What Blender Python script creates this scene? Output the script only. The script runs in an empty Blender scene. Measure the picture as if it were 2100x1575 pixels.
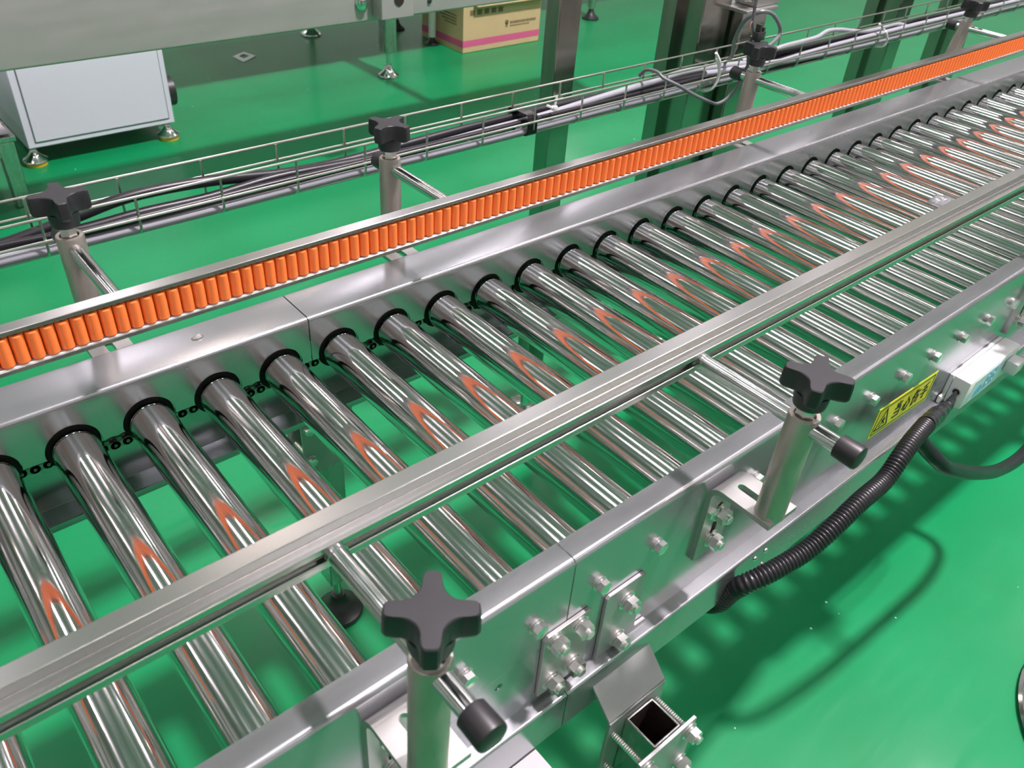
import bpy, bmesh, math, random
from mathutils import Vector, Matrix
random.seed(7)
PI = math.pi
SC = bpy.context.scene
COL = SC.collection
P = 0.0762            # roller pitch
ZC = -0.0556          # roller axis height (frame top is z = 0)
RR, RH = 0.023, 0.0275
YI, YO = -0.4206, -0.4456     # near frame: flange edge, outer web face
YF = 0.0625                   # far frame: outer face
XS = 0.1158                   # joint between frame sections
ZF = -0.72                    # floor
XMIN, XMAX = -0.75, 3.6

# ------------------------------------------------------------------ camera, world, exposure
cam_d = bpy.data.cameras.new('camera'); cam = bpy.data.objects.new('camera', cam_d); COL.objects.link(cam)
_R = [[0.763, -0.64311, 0.06507], [0.35278, 0.49866, 0.79176], [0.54164, 0.58115, -0.60736]]
m = Matrix.Identity(4)
for i in range(3):
    m[i][0] = _R[0][i]; m[i][1] = _R[1][i]; m[i][2] = -_R[2][i]
m.translation = Vector((-0.25074, -0.74248, 0.53667))
cam.matrix_world = m
cam_d.sensor_width = 36; cam_d.lens = 1717.1161 / 2100 * 36
cam_d.clip_start = 0.02; cam_d.clip_end = 100
cam_d.dof.use_dof = True; cam_d.dof.focus_distance = 1.05; cam_d.dof.aperture_fstop = 13
SC.camera = cam
world = bpy.data.worlds.new('world'); SC.world = world; world.use_nodes = True
world.node_tree.nodes['Background'].inputs[0].default_value = (0.9, 0.95, 1.0, 1)
world.node_tree.nodes['Background'].inputs[1].default_value = 0.3
SC.view_settings.view_transform = 'Standard'
SC.view_settings.look = 'None'
SC.view_settings.exposure = 0.0
SC.view_settings.gamma = 1.0
SC.view_settings.use_curve_mapping = False
SC.cycles.use_denoising = True
SC.cycles.max_bounces = 8
SC.cycles.glossy_bounces = 6
SC.cycles.sample_clamp_indirect = 4.0
SC.cycles.blur_glossy = 0.5
LAMP_MAIN, LAMP = 2700.0, 33.0      # emission of the ceiling lamps
CEIL = 6.0

# ------------------------------------------------------------------ materials
def node_mat(name):
    mt = bpy.data.materials.new(name); mt.use_nodes = True
    nt = mt.node_tree; b = nt.nodes['Principled BSDF']
    return mt, nt, b
def setin(b, **k):
    for n, v in k.items():
        b.inputs[n.replace('_', ' ')].default_value = v
def mat(name, col, rough=0.5, metal=0.0, spec=0.5, coat=0.0, nscale=0, ncol=0.0, nrough=0.0, bump=0.0, stretch=(1, 1, 1), emit=None):
    mt, nt, b = node_mat(name)
    c = (*col, 1)
    setin(b, Base_Color=c, Roughness=rough, Metallic=metal, Specular_IOR_Level=spec, Coat_Weight=coat)
    if emit:
        b.inputs['Emission Color'].default_value = (*emit[0], 1); b.inputs['Emission Strength'].default_value = emit[1]
    if nscale:
        tc = nt.nodes.new('ShaderNodeTexCoord'); mp = nt.nodes.new('ShaderNodeMapping'); mp.inputs['Scale'].default_value = stretch
        nz = nt.nodes.new('ShaderNodeTexNoise'); nz.inputs['Scale'].default_value = nscale; nz.inputs['Detail'].default_value = 5
        nt.links.new(tc.outputs['Object'], mp.inputs[0]); nt.links.new(mp.outputs[0], nz.inputs['Vector'])
        if ncol:
            mx = nt.nodes.new('ShaderNodeMix'); mx.data_type = 'RGBA'
            mx.inputs[6].default_value = tuple(x * (1 - ncol) for x in col) + (1,)
            mx.inputs[7].default_value = tuple(min(1, x * (1 + ncol)) for x in col) + (1,)
            nt.links.new(nz.outputs['Fac'], mx.inputs[0]); nt.links.new(mx.outputs[2], b.inputs['Base Color'])
        if nrough:
            mr = nt.nodes.new('ShaderNodeMapRange'); mr.inputs['From Min'].default_value = 0.3; mr.inputs['From Max'].default_value = 0.7
            mr.inputs['To Min'].default_value = max(0.02, rough - nrough); mr.inputs['To Max'].default_value = rough + nrough
            nt.links.new(nz.outputs['Fac'], mr.inputs['Value']); nt.links.new(mr.outputs[0], b.inputs['Roughness'])
        if bump:
            bp = nt.nodes.new('ShaderNodeBump'); bp.inputs['Strength'].default_value = bump; bp.inputs['Distance'].default_value = 0.001
            nt.links.new(nz.outputs['Fac'], bp.inputs['Height']); nt.links.new(bp.outputs[0], b.inputs['Normal'])
    return mt
M = {}
M['frame'] = mat('frame_steel', (0.41, 0.42, 0.44), 0.24, 0.86, nscale=5, nrough=0.05, stretch=(1, 3, 3), ncol=0.05)
M['roller'] = mat('roller_steel', (0.68, 0.675, 0.67), 0.085, 1.0, nscale=14, nrough=0.05, stretch=(60, 1, 60), ncol=0.05)
M['satin'] = mat('satin_steel', (0.46, 0.455, 0.445), 0.36, 0.88, nscale=8, nrough=0.07, stretch=(4, 4, 20), ncol=0.1)
M['post'] = mat('worn_post_steel', (0.42, 0.385, 0.35), 0.36, 0.8, nscale=45, nrough=0.1, stretch=(1.5, 1.5, 0.6), ncol=0.3, bump=0.05)
M['rod'] = mat('polished_rod_steel', (0.70, 0.70, 0.70), 0.16, 1.0, nscale=40, nrough=0.05, ncol=0.06)
M['bolt'] = mat('bolt_steel', (0.80, 0.79, 0.77), 0.24, 0.95)
M['alu'] = mat('rail_aluminium', (0.54, 0.535, 0.52), 0.24, 1.0, nscale=2, ncol=0.05, stretch=(1, 12, 12))
M['chain'] = mat('oily_chain_steel', (0.30, 0.29, 0.27), 0.34, 0.9, nscale=200, ncol=0.3)
M['sprocket'] = mat('sprocket_black', (0.012, 0.012, 0.012), 0.45, 0.0)
M['hole_shade'] = mat('hole_shade_black', (0.004, 0.004, 0.004), 0.6, 0.0, spec=0.15)  # paints the unlit frame interior seen round the roller ends
M['knob'] = mat('black_knob_plastic', (0.012, 0.013, 0.0155), 0.5, 0.0, nscale=700, nrough=0.05, bump=0.12, ncol=0.1)
M['rubber'] = mat('black_rubber', (0.013, 0.012, 0.014), 0.42, 0.0)
M['hose'] = mat('black_hose_plastic', (0.008, 0.008, 0.010), 0.36, 0.0)
M['tape'] = mat('black_tape', (0.012, 0.012, 0.014), 0.22, 0.0, nscale=160, bump=0.6)
M['cable_black'] = mat('black_cable', (0.009, 0.009, 0.012), 0.36, 0.0, spec=0.35)
M['cable_grey'] = mat('grey_cable', (0.27, 0.28, 0.31), 0.4, 0.0)
M['cable_mid'] = mat('thin_grey_cable', (0.12, 0.125, 0.14), 0.35, 0.0)
M['wire'] = mat('tray_wire_zinc', (0.66, 0.65, 0.60), 0.28, 1.0)
M['orange'] = mat('orange_plastic', (1.0, 0.215, 0.04), 0.42, 0.0, nscale=40, ncol=0.06)
M['pin'] = mat('dark_pin', (0.015, 0.015, 0.015), 0.5, 0.0)
M['white'] = mat('white_plastic', (0.80, 0.81, 0.83), 0.38, 0.0)
M['ivory'] = mat('pale_grey_plastic', (0.62, 0.64, 0.64), 0.4, 0.0)
M['zip'] = mat('white_nylon', (0.75, 0.77, 0.76), 0.4, 0.0)
M['yellow'] = mat('yellow_vinyl', (0.80, 0.78, 0.03), 0.4, 0.0)
M['ink'] = mat('black_ink', (0.01, 0.03, 0.01), 0.5, 0.0)
M['paleblue'] = mat('pale_blue_print', (0.55, 0.70, 0.74), 0.4, 0.0)
M['blue'] = mat('blue_print', (0.16, 0.42, 0.68), 0.4, 0.0)
M['tube'] = mat('leg_tube_steel', (0.56, 0.55, 0.53), 0.27, 1.0, nscale=10, nrough=0.05, stretch=(8, 8, 1), ncol=0.08)
M['plate'] = mat('leg_plate_steel', (0.38, 0.38, 0.385), 0.44, 0.68, nscale=30, nrough=0.08, ncol=0.1)
M['inside'] = mat('dark_tube_inside', (0.05, 0.035, 0.03), 0.6, 0.6)  # dark colour stands in for shade inside the tube and holes
M['column'] = mat('dark_column_steel', (0.36, 0.35, 0.32), 0.22, 1.0, nscale=6, nrough=0.05, stretch=(6, 6, 1), ncol=0.15)
M['beam'] = mat('beam_steel', (0.42, 0.375, 0.385), 0.5, 0.45, nscale=5, nrough=0.08, stretch=(1, 6, 6), ncol=0.08, bump=0.02)
M['cabinet'] = mat('cabinet_paint', (0.64, 0.655, 0.74), 0.42, 0.0)
M['groove'] = mat('cabinet_groove', (0.20, 0.23, 0.24), 0.5, 0.0)
M['chrome'] = mat('chrome', (0.75, 0.75, 0.74), 0.12, 1.0)
M['blackfoot'] = mat('black_foot', (0.02, 0.022, 0.02), 0.4, 0.0)
M['carton'] = mat('cardboard', (0.50, 0.38, 0.20), 0.75, 0.0, nscale=12, ncol=0.08)
M['pink'] = mat('pink_print', (0.55, 0.10, 0.22), 0.6, 0.0)
M['brownprint'] = mat('brown_print', (0.16, 0.12, 0.06), 0.7, 0.0)
M['paper'] = mat('white_paper', (0.85, 0.85, 0.85), 0.6, 0.0)
M['sheet'] = mat('crumpled_grey_film', (0.42, 0.39, 0.42), 0.35, 0.0)
M['yellowpad'] = mat('yellow_pad', (0.75, 0.45, 0.03), 0.5, 0.0)
M['whitetube'] = mat('white_tube_paint', (0.72, 0.74, 0.72), 0.3, 0.0)
M['wall'] = mat('wall_paint', (0.66, 0.65, 0.64), 0.8, 0.0)
M['ceiling'] = mat('ceiling_paint', (0.60, 0.60, 0.60), 0.9, 0.0)
M['lampbody'] = mat('lamp_body', (0.6, 0.6, 0.6), 0.5, 0.0)
M['lamp_main'] = mat('lamp_glow_main', (1, 1, 1), 0.5, emit=((1.0, 0.88, 0.93), LAMP_MAIN))
M['lamp'] = mat('lamp_glow', (1, 1, 1), 0.5, emit=((1.0, 0.88, 0.95), LAMP))
M['lamp_warm'] = mat('lamp_glow_warm', (1, 1, 1), 0.5, emit=((1.0, 0.80, 0.72), LAMP))
M['added_uplight'] = mat('added_glow_up', (1, 1, 1), 0.5, emit=((1.0, 0.80, 0.92), LAMP*0.65))  # fill glow added to brighten the ceiling
M['film'] = mat('clear_film', (0.75, 0.77, 0.80), 0.12)
M['film'].node_tree.nodes['Principled BSDF'].inputs['Transmission Weight'].default_value = 0.85
M['dull'] = mat('dull_plate_steel', (0.30, 0.30, 0.305), 0.5, 0.6)
M['copper'] = mat('copper_wire', (0.75, 0.35, 0.2), 0.3, 1.0)

def floor_material():
    mt, nt, b = node_mat('green_epoxy')
    N, Lk = nt.nodes, nt.links
    tc = N.new('ShaderNodeTexCoord')
    n1 = N.new('ShaderNodeTexNoise'); n1.inputs['Scale'].default_value = 3.5; n1.inputs['Detail'].default_value = 6
    Lk.new(tc.outputs['Object'], n1.inputs['Vector'])
    cr = N.new('ShaderNodeMix'); cr.data_type = 'RGBA'
    cr.inputs[6].default_value = (0.0006, 0.170, 0.050, 1); cr.inputs[7].default_value = (0.004, 0.235, 0.085, 1)
    Lk.new(n1.outputs['Fac'], cr.inputs[0])
    vo = N.new('ShaderNodeTexVoronoi'); vo.inputs['Scale'].default_value = 26; Lk.new(tc.outputs['Object'], vo.inputs['Vector'])
    lt = N.new('ShaderNodeMath'); lt.operation = 'LESS_THAN'
    rnd = N.new('ShaderNodeSeparateColor'); Lk.new(vo.outputs['Color'], rnd.inputs[0])
    th = N.new('ShaderNodeMath'); th.operation = 'MULTIPLY'; th.inputs[1].default_value = 0.075
    pw = N.new('ShaderNodeMath'); pw.operation = 'POWER'; pw.inputs[1].default_value = 6.0
    Lk.new(rnd.outputs[0], pw.inputs[0]); Lk.new(pw.outputs[0], th.inputs[0])
    Lk.new(vo.outputs['Distance'], lt.inputs[0]); Lk.new(th.outputs[0], lt.inputs[1])
    m2 = N.new('ShaderNodeMix'); m2.data_type = 'RGBA'; m2.inputs[7].default_value = (0.55, 0.7, 0.6, 1)
    Lk.new(lt.outputs[0], m2.inputs[0]); Lk.new(cr.outputs[2], m2.inputs[6]); Lk.new(m2.outputs[2], b.inputs['Base Color'])
    mp = N.new('ShaderNodeMapping'); mp.inputs['Rotation'].default_value = (0, 0, 0.6); mp.inputs['Scale'].default_value = (1.0, 5.0, 1.0)
    Lk.new(tc.outputs['Object'], mp.inputs[0])
    n2 = N.new('ShaderNodeTexNoise'); n2.inputs['Scale'].default_value = 9; n2.inputs['Detail'].default_value = 7
    Lk.new(mp.outputs[0], n2.inputs['Vector'])
    mr = N.new('ShaderNodeMapRange'); mr.inputs['To Min'].default_value = 0.06; mr.inputs['To Max'].default_value = 0.26
    mr.inputs['From Min'].default_value = 0.3; mr.inputs['From Max'].default_value = 0.7
    Lk.new(n2.outputs['Fac'], mr.inputs['Value']); Lk.new(mr.outputs[0], b.inputs['Coat Roughness'])
    bp = N.new('ShaderNodeBump'); bp.inputs['Strength'].default_value = 0.10; bp.inputs['Distance'].default_value = 0.003
    n3 = N.new('ShaderNodeTexNoise'); n3.inputs['Scale'].default_value = 11; n3.inputs['Detail'].default_value = 4
    Lk.new(mp.outputs[0], n3.inputs['Vector']); Lk.new(n3.outputs['Fac'], bp.inputs['Height']); Lk.new(bp.outputs[0], b.inputs['Normal'])
    setin(b, Specular_IOR_Level=0.22, Roughness=0.38, Coat_Weight=0.26)
    return mt
M['floor'] = floor_material()

# ------------------------------------------------------------------ mesh helpers
WL = {}                                   # world location of every object we make
class B:
    def __init__(s): s.v = []; s.f = []; s.m = []; s.cm = 0
    def add(s, vs, fs):
        o = len(s.v); s.v += [tuple(x) for x in vs]; s.f += [tuple(i + o for i in f) for f in fs]; s.m += [s.cm] * len(fs); return s
    def box(s, x0, x1, y0, y1, z0, z1, bev=0.0):
        if bev <= 0:
            vs = [(x0,y0,z0),(x1,y0,z0),(x1,y1,z0),(x0,y1,z0),(x0,y0,z1),(x1,y0,z1),(x1,y1,z1),(x0,y1,z1)]
            return s.add(vs, [(3,2,1,0),(4,5,6,7),(0,1,5,4),(1,2,6,5),(2,3,7,6),(3,0,4,7)])
        bm = bmesh.new(); bmesh.ops.create_cube(bm, size=1)
        for v in bm.verts:
            v.co = ((x0+x1)/2 + v.co.x*(x1-x0), (y0+y1)/2 + v.co.y*(y1-y0), (z0+z1)/2 + v.co.z*(z1-z0))
        bmesh.ops.bevel(bm, geom=list(bm.edges), offset=bev, segments=2, affect='EDGES', profile=0.5)
        bm.verts.index_update()
        s.add([v.co[:] for v in bm.verts], [[v.index for v in f.verts] for f in bm.faces]); bm.free(); return s
    def rings(s, rs, cap=(True, True), closed=False):
        n = len(rs[0]); o = len(s.v)
        for r in rs: s.v += [tuple(p) for p in r]
        k = len(rs)
        fs = []
        for i in range(k if closed else k - 1):
            a = o + i*n; b = o + ((i+1) % k)*n
            for j in range(n):
                j2 = (j+1) % n; fs.append((a+j, a+j2, b+j2, b+j))
        if not closed:
            if cap[0]: fs.append(tuple(o + j for j in reversed(range(n))))
            if cap[1]: fs.append(tuple(o + (k-1)*n + j for j in range(n)))
        s.f += fs; s.m += [s.cm]*len(fs); return s
    def lathe(s, c, prof, n=24, ax='z', cap=(True, True)):
        c = Vector(c); rs = []
        for r, h in prof:
            ring = []
            for j in range(n):
                a = 2*PI*j/n; x, y = r*math.cos(a), r*math.sin(a)
                q = {'z': (x, y, h), 'y': (x, -h, y), '-y': (x, h, -y), 'x': (h, x, y)}[ax]
                ring.append(c + Vector(q))
            rs.append(ring)
        if ax == 'y': pass
        return s.rings(rs, cap)
    def cyl(s, p0, p1, r0, r1=None, n=16, cap=(True, True)):
        return s.tube([p0, p1], [r0, r0 if r1 is None else r1], n, cap)
    def tube(s, pts, r, n=10, cap=(True, True), closed=False, up=None, phase=0.0):
        pts = [Vector(p) for p in pts]; k = len(pts)
        rad = r if hasattr(r, '__len__') else [r]*k
        rs = []; nrm = None
        for i in range(k):
            if closed: t = (pts[(i+1) % k] - pts[i-1])
            else: t = pts[min(i+1, k-1)] - pts[max(i-1, 0)]
            t = t.normalized()
            if nrm is None:
                u = Vector(up) if up else (Vector((0,0,1)) if abs(t.z) < 0.9 else Vector((1,0,0)))
                nrm = (u - t*u.dot(t)).normalized()
            else:
                nrm = (nrm - t*nrm.dot(t)).normalized()
            bi = t.cross(nrm)
            rs.append([pts[i] + (nrm*math.cos(2*PI*j/n + phase) + bi*math.sin(2*PI*j/n + phase))*rad[i] for j in range(n)])
        return s.rings(rs, cap, closed)
    def prism(s, poly, a0, a1, ax='x'):
        def q(p, a): return {'x': (a, p[0], p[1]), 'y': (p[0], a, p[1]), 'z': (p[0], p[1], a)}[ax]
        return s.rings([[q(p, a0) for p in poly], [q(p, a1) for p in poly]])
    def xf(s, fn):
        s.v = [tuple(fn(Vector(p))) for p in s.v]; return s
    def mesh(s, name, mats, off=(0,0,0), angle=33):
        me = bpy.data.meshes.new(name)
        off = Vector(off)
        me.from_pydata([tuple(Vector(p) - off) for p in s.v], [], s.f)
        for mt in (mats if isinstance(mats, (list, tuple)) else [mats]): me.materials.append(mt)
        me.polygons.foreach_set('material_index', s.m)
        bm = bmesh.new(); bm.from_mesh(me); bmesh.ops.recalc_face_normals(bm, faces=bm.faces[:]); bm.to_mesh(me); bm.free()
        me.polygons.foreach_set('use_smooth', [True]*len(me.polygons))
        me.set_sharp_from_angle(angle=math.radians(angle)); me.update()
        return me
def tag(o, label=None, cat=None, group=None, kind=None):
    if label: o['label'] = label
    if cat: o['category'] = cat
    if group: o['group'] = group
    if kind: o['kind'] = kind
    return o
def thing(name, label, cat, loc, group=None):
    o = bpy.data.objects.new(name, None); COL.objects.link(o); o.location = loc; o.empty_display_size = 0.02
    WL[o] = Vector(loc); return tag(o, label, cat, group)
def part(name, b, mats, parent=None, angle=33, label=None, loc=None, kind=None):
    off = WL[parent] if parent else Vector(loc or (0,0,0))
    me = b.mesh(name, mats, off, angle)
    o = bpy.data.objects.new(name, me); COL.objects.link(o)
    if parent: o.parent = parent
    else: o.location = off
    WL[o] = off
    return tag(o, label, kind=kind)
def solo(name, b, mats, label, cat, loc, group=None, angle=33):
    return tag(part(name, b, mats, None, angle, loc=loc), label, cat, group)
def inst(name, me, parent, pos, rot=(0,0,0)):
    o = bpy.data.objects.new(name, me); COL.objects.link(o); o.parent = parent
    o.location = Vector(pos) - WL[parent]; o.rotation_euler = rot; WL[o] = Vector(pos); return o
def boolean_cut(o, cutter):
    c = part('cutter', cutter, M['frame'])
    md = o.modifiers.new('cut', 'BOOLEAN'); md.operation = 'DIFFERENCE'; md.object = c; md.solver = 'EXACT'
    c.location = WL[o] * 0
    bpy.context.view_layer.update()
    dg = bpy.context.evaluated_depsgraph_get()
    me = bpy.data.meshes.new_from_object(o.evaluated_get(dg)); old = o.data
    o.modifiers.clear(); o.data = me
    for p in me.polygons: p.use_smooth = True
    me.set_sharp_from_angle(angle=math.radians(33))
    cm = c.data; bpy.data.objects.remove(c); bpy.data.meshes.remove(cm); bpy.data.meshes.remove(old)
def bevel(o, w, seg=2):
    md = o.modifiers.new('bevel', 'BEVEL'); md.width = w; md.segments = seg; md.limit_method = 'ANGLE'; md.angle_limit = math.radians(40); return o
def fillet(path, rad, seg=6):
    out = [Vector(path[0])]
    for i in range(1, len(path)-1):
        a, b, c = Vector(path[i-1]), Vector(path[i]), Vector(path[i+1])
        r = rad[i-1] if hasattr(rad, '__len__') else rad
        u, w = (a-b).normalized(), (c-b).normalized()
        ang = math.acos(max(-1, min(1, u.dot(w)))); d = r/math.tan(ang/2)
        p0, p1 = b+u*d, b+w*d; ce = b + (u+w).normalized()*(r/math.sin(ang/2))
        v0, v1 = p0-ce, p1-ce
        a0 = math.atan2(v0.y, v0.x); da = (math.atan2(v1.y, v1.x) - a0 + PI) % (2*PI) - PI
        for k in range(seg+1):
            t = a0 + da*k/seg; out.append(ce + Vector((math.cos(t), math.sin(t)))*r)
    out.append(Vector(path[-1])); return out
def sheet(path, t, rad, seg=6):
    """closed outline of a bent sheet of thickness t whose centre line is path"""
    c = fillet(path, rad, seg); L, Rr = [], []
    for i, p in enumerate(c):
        d = (c[min(i+1, len(c)-1)] - c[max(i-1, 0)]).normalized(); n = Vector((-d.y, d.x))
        L.append(p + n*t/2); Rr.append(p - n*t/2)
    return [tuple(p) for p in L + Rr[::-1]]
def smooth(pts, sub=8):
    pts = [Vector(p) for p in pts]; q = [2*pts[0]-pts[1]] + pts + [2*pts[-1]-pts[-2]]; out = []
    for i in range(1, len(q)-2):
        a, b, c, d = q[i-1:i+3]
        for k in range(sub):
            t = k/sub
            out.append(0.5*((2*b) + (c-a)*t + (2*a-5*b+4*c-d)*t*t + (3*b-a-3*c+d)*t**3))
    out.append(pts[-1]); return out
def resample(pts, step):
    out = [pts[0]]; acc = 0.0
    for a, b in zip(pts, pts[1:]):
        L = (b-a).length; d = step-acc
        while d <= L: out.append(a + (b-a)*(d/L)); d += step
        acc = L-(d-step)
    return out
ORD = ['', 'first','second','third','fourth','fifth','sixth','seventh','eighth','ninth','tenth','eleventh','twelfth','thirteenth','fourteenth','fifteenth','sixteenth','seventeenth','eighteenth','nineteenth','twentieth']
def ordn(n):
    if n <= 20: return ORD[n]
    if n == 30: return 'thirtieth'
    if n == 40: return 'fortieth'
    return ['twenty', 'thirty', 'forty'][n//10-2] + '-' + ORD[n % 10]
def hexpoly(r, ph=0): return [(r*math.cos(PI/3*k+ph), r*math.sin(PI/3*k+ph)) for k in range(6)]

# ------------------------------------------------------------------ the setting
X0, X1, Y0, Y1 = -9.0, 15.0, -9.0, 13.0
tag(part('floor', B().box(X0, X1, Y0, Y1, ZF-0.1, ZF), M['floor']), kind='structure')
tag(part('ceiling', B().box(X0, X1, Y0, Y1, CEIL, CEIL+0.1), M['ceiling']), kind='structure')
tag(part('wall_left', B().box(X0-0.1, X0, Y0, Y1, ZF, CEIL), M['wall']), kind='structure')
tag(part('wall_right', B().box(X1, X1+0.1, Y0, Y1, ZF, CEIL), M['wall']), kind='structure')
tag(part('wall_front', B().box(X0, X1, Y0-0.1, Y0, ZF, CEIL), M['wall']), kind='structure')
tag(part('wall_back', B().box(X0, X1, Y1, Y1+0.1, ZF, CEIL), M['wall']), kind='structure')

# ceiling lamps: square bays
def lamp(x, y, key, label, w=0.5):
    t = thing('ceiling_lamp', label, 'lamp', (x, y, CEIL), 'square bay lamps under the ceiling')
    z = CEIL-0.45
    part('housing', B().box(x-w/2-0.04, x+w/2+0.04, y-w/2-0.04, y+w/2+0.04, z-0.08, z), M['lampbody'], t)
    part('hanger', B().cyl((x, y, z+0.02), (x, y, CEIL), 0.01, n=8), M['lampbody'], t)
    part('diffuser', B().add([(x-w/2, y-w/2, z-0.084), (x-w/2, y+w/2, z-0.084), (x+w/2, y+w/2, z-0.084), (x+w/2, y-w/2, z-0.084)], [(0, 1, 2, 3)]), M[key], t)
    part('added_uplight', B().add([(x-w/2, y-w/2, z+0.004), (x+w/2, y-w/2, z+0.004), (x+w/2, y+w/2, z+0.004), (x-w/2, y+w/2, z+0.004)], [(0, 1, 2, 3)]), M['added_uplight'], t)  # added glowing sheet, counters the green floor bounce on the ceiling
lamp(2.25, -1.0, 'lamp_main', 'bright square bay lamp above the near side of the conveyor', 0.30)
for i, x in enumerate((-5.0, -1.6, 1.8, 5.2, 8.6, 12.0)):
    for j, y in enumerate((-6.6, -3.6, -0.6, 2.4, 5.4, 8.4, 11.4)):
        if i == 2 and j == 2: continue
        lamp(x + (0.0 if j % 2 else 0.25), y, 'lamp_warm' if (i + 2*j) % 5 == 0 else 'lamp',
             'square bay lamp, %s from the left wall in the %s row from the front wall' % (ORD[i+1], ORD[j+1]), 0.5)

# ------------------------------------------------------------------ bolts (shared meshes, pointing along -y)
def bolt_meshes():
    h = B()
    h.prism(hexpoly(0.0074), -0.0036, -0.0092, 'y'); h.lathe((0, 0, 0), [(0.0060, 0.0092), (0.0045, 0.0097)], 12, 'y', (True, True))
    w = B().lathe((0, 0, 0), [(0.0082, 0.0), (0.0082, 0.0012), (0.0050, 0.0013)], 16, 'y')
    w.lathe((0, 0, 0), [(0.0070, 0.0015), (0.0070, 0.0034)], 14, 'y')
    nu = B(); nu.prism(hexpoly(0.0092), -0.0042, -0.0118, 'y')
    nu.lathe((0, 0, 0), [(0.0052, 0.0116), (0.0052, 0.0150), (0.0044, 0.0158)], 12, 'y')
    nw = B().lathe((0, 0, 0), [(0.0108, 0.0), (0.0108, 0.0015), (0.006, 0.0016)], 18, 'y')
    nw.lathe((0, 0, 0), [(0.0088, 0.0018), (0.0088, 0.0040)], 16, 'y')
    return [b.mesh(n, M['bolt']) for n, b in (('hex_head', h), ('washer', w), ('hex_nut', nu), ('nut_washer', nw))]
BH, BW, NH, NW = bolt_meshes()
def bolt(parent, x, y, z, far=False, nut=False, name=None, ang=None):
    rz = PI if far else 0
    a = random.uniform(0, PI/3) if ang is None else ang
    o = inst(name or ('hex_nut' if nut else 'hex_bolt'), NH if nut else BH, parent, (x, y, z), (0, a, rz))
    w = bpy.data.objects.new('washer', NW if nut else BW); COL.objects.link(w); w.parent = o; WL[w] = WL[o]
    return o

# ------------------------------------------------------------------ conveyor side frames
ZB = -0.1755
def near_frame(x0, x1, label):
    t = thing('side_frame', label, 'conveyor frame', (x0, YO, 0))
    prof = sheet([(YI, -0.001), (YO+0.001, -0.001), (YO+0.001, ZB)], 0.002, [0.005])
    pan = part('side_panel', B().prism(prof, x0, x1), M['frame'], t)
    lp = sheet([(YO+0.03, ZB-0.001), (-0.4606, ZB-0.001), (-0.4606, -0.231)], 0.002, [0.002])
    lip = part('lower_lip', B().prism(lp, x0, x1), M['frame'], t)
    return t, pan, lip
nA, pA, lA = near_frame(XMIN, XS-0.0007, 'near brushed steel side frame section left of the joint, under the first knob')
nB, pB, lB = near_frame(XS+0.0007, XMAX, 'long near brushed steel side frame section right of the joint, carrying the yellow sticker')
boolean_cut(pA, B().cyl((0.0392, -0.47, -0.1104), (0.0392, -0.43, -0.1104), 0.0042, n=20))
for k in range(-8, 40):
    x = k*P
    if abs(k*P - 1.022) < 0.002: pass
    bolt(nA if k < 1.5 else nB, x, YO, ZC+0.001, name='axle_bolt')
rv = B().lathe((0, 0, 0), [(0.0036, -0.0006), (0.0034, 0.0008), (0.0022, 0.0022), (0.0008, 0.0027)], 12, 'y').mesh('rivet', M['bolt'])
for x, z in ((0.4356, -0.191), (0.415, -0.191), (0.4379, -0.217), (0.4164, -0.2165)):
    inst('rivet', rv, nB, (x, -0.4616, z))

def far_frame(x0, x1, label):
    t = thing('side_frame', label, 'conveyor frame', (x0, 0, 0))
    outer = sheet([(0.024, ZB+0.010), (0.024, ZB+0.001), (YF-0.001, ZB+0.001), (YF-0.001, -0.001), (0.001, -0.001), (0.001, -0.008)], 0.002, [0.0015, 0.002, 0.003, 0.004])
    b = B().prism(outer, x0, x1)
    part('cover_channel', b, M['frame'], t)
    k0 = math.ceil((x0+RH)/P); k1 = math.floor((x1-RH)/P)
    zb = -0.0595; dx = math.sqrt(RH**2 - (zb-ZC)**2)
    poly = [(x0, -0.0075), (x0, zb)]
    for k in range(k0-1, k1+2):
        c = k*P
        for j in range(25):
            a0 = math.atan2(zb-ZC, -dx); a1 = math.atan2(zb-ZC, dx)
            a = (a0 + 2*PI if a0 < 0 else a0) + ((a1) - (a0 + 2*PI if a0 < 0 else a0))*j/24
            px, pz = c + RH*math.cos(a), ZC + RH*math.sin(a)
            if x0 < px < x1: poly.append((px, pz))
    poly += [(x1, zb), (x1, -0.0075)]
    part('scalloped_web', B().prism(poly, 0.0, 0.002, 'y'), M['frame'], t)
    return t
fA = far_frame(XMIN, XS-0.0007, 'far steel chain cover frame section left of the joint, scratched top')
fB = far_frame(XS+0.0007, XMAX, 'long far steel chain cover frame section right of the joint')

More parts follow.
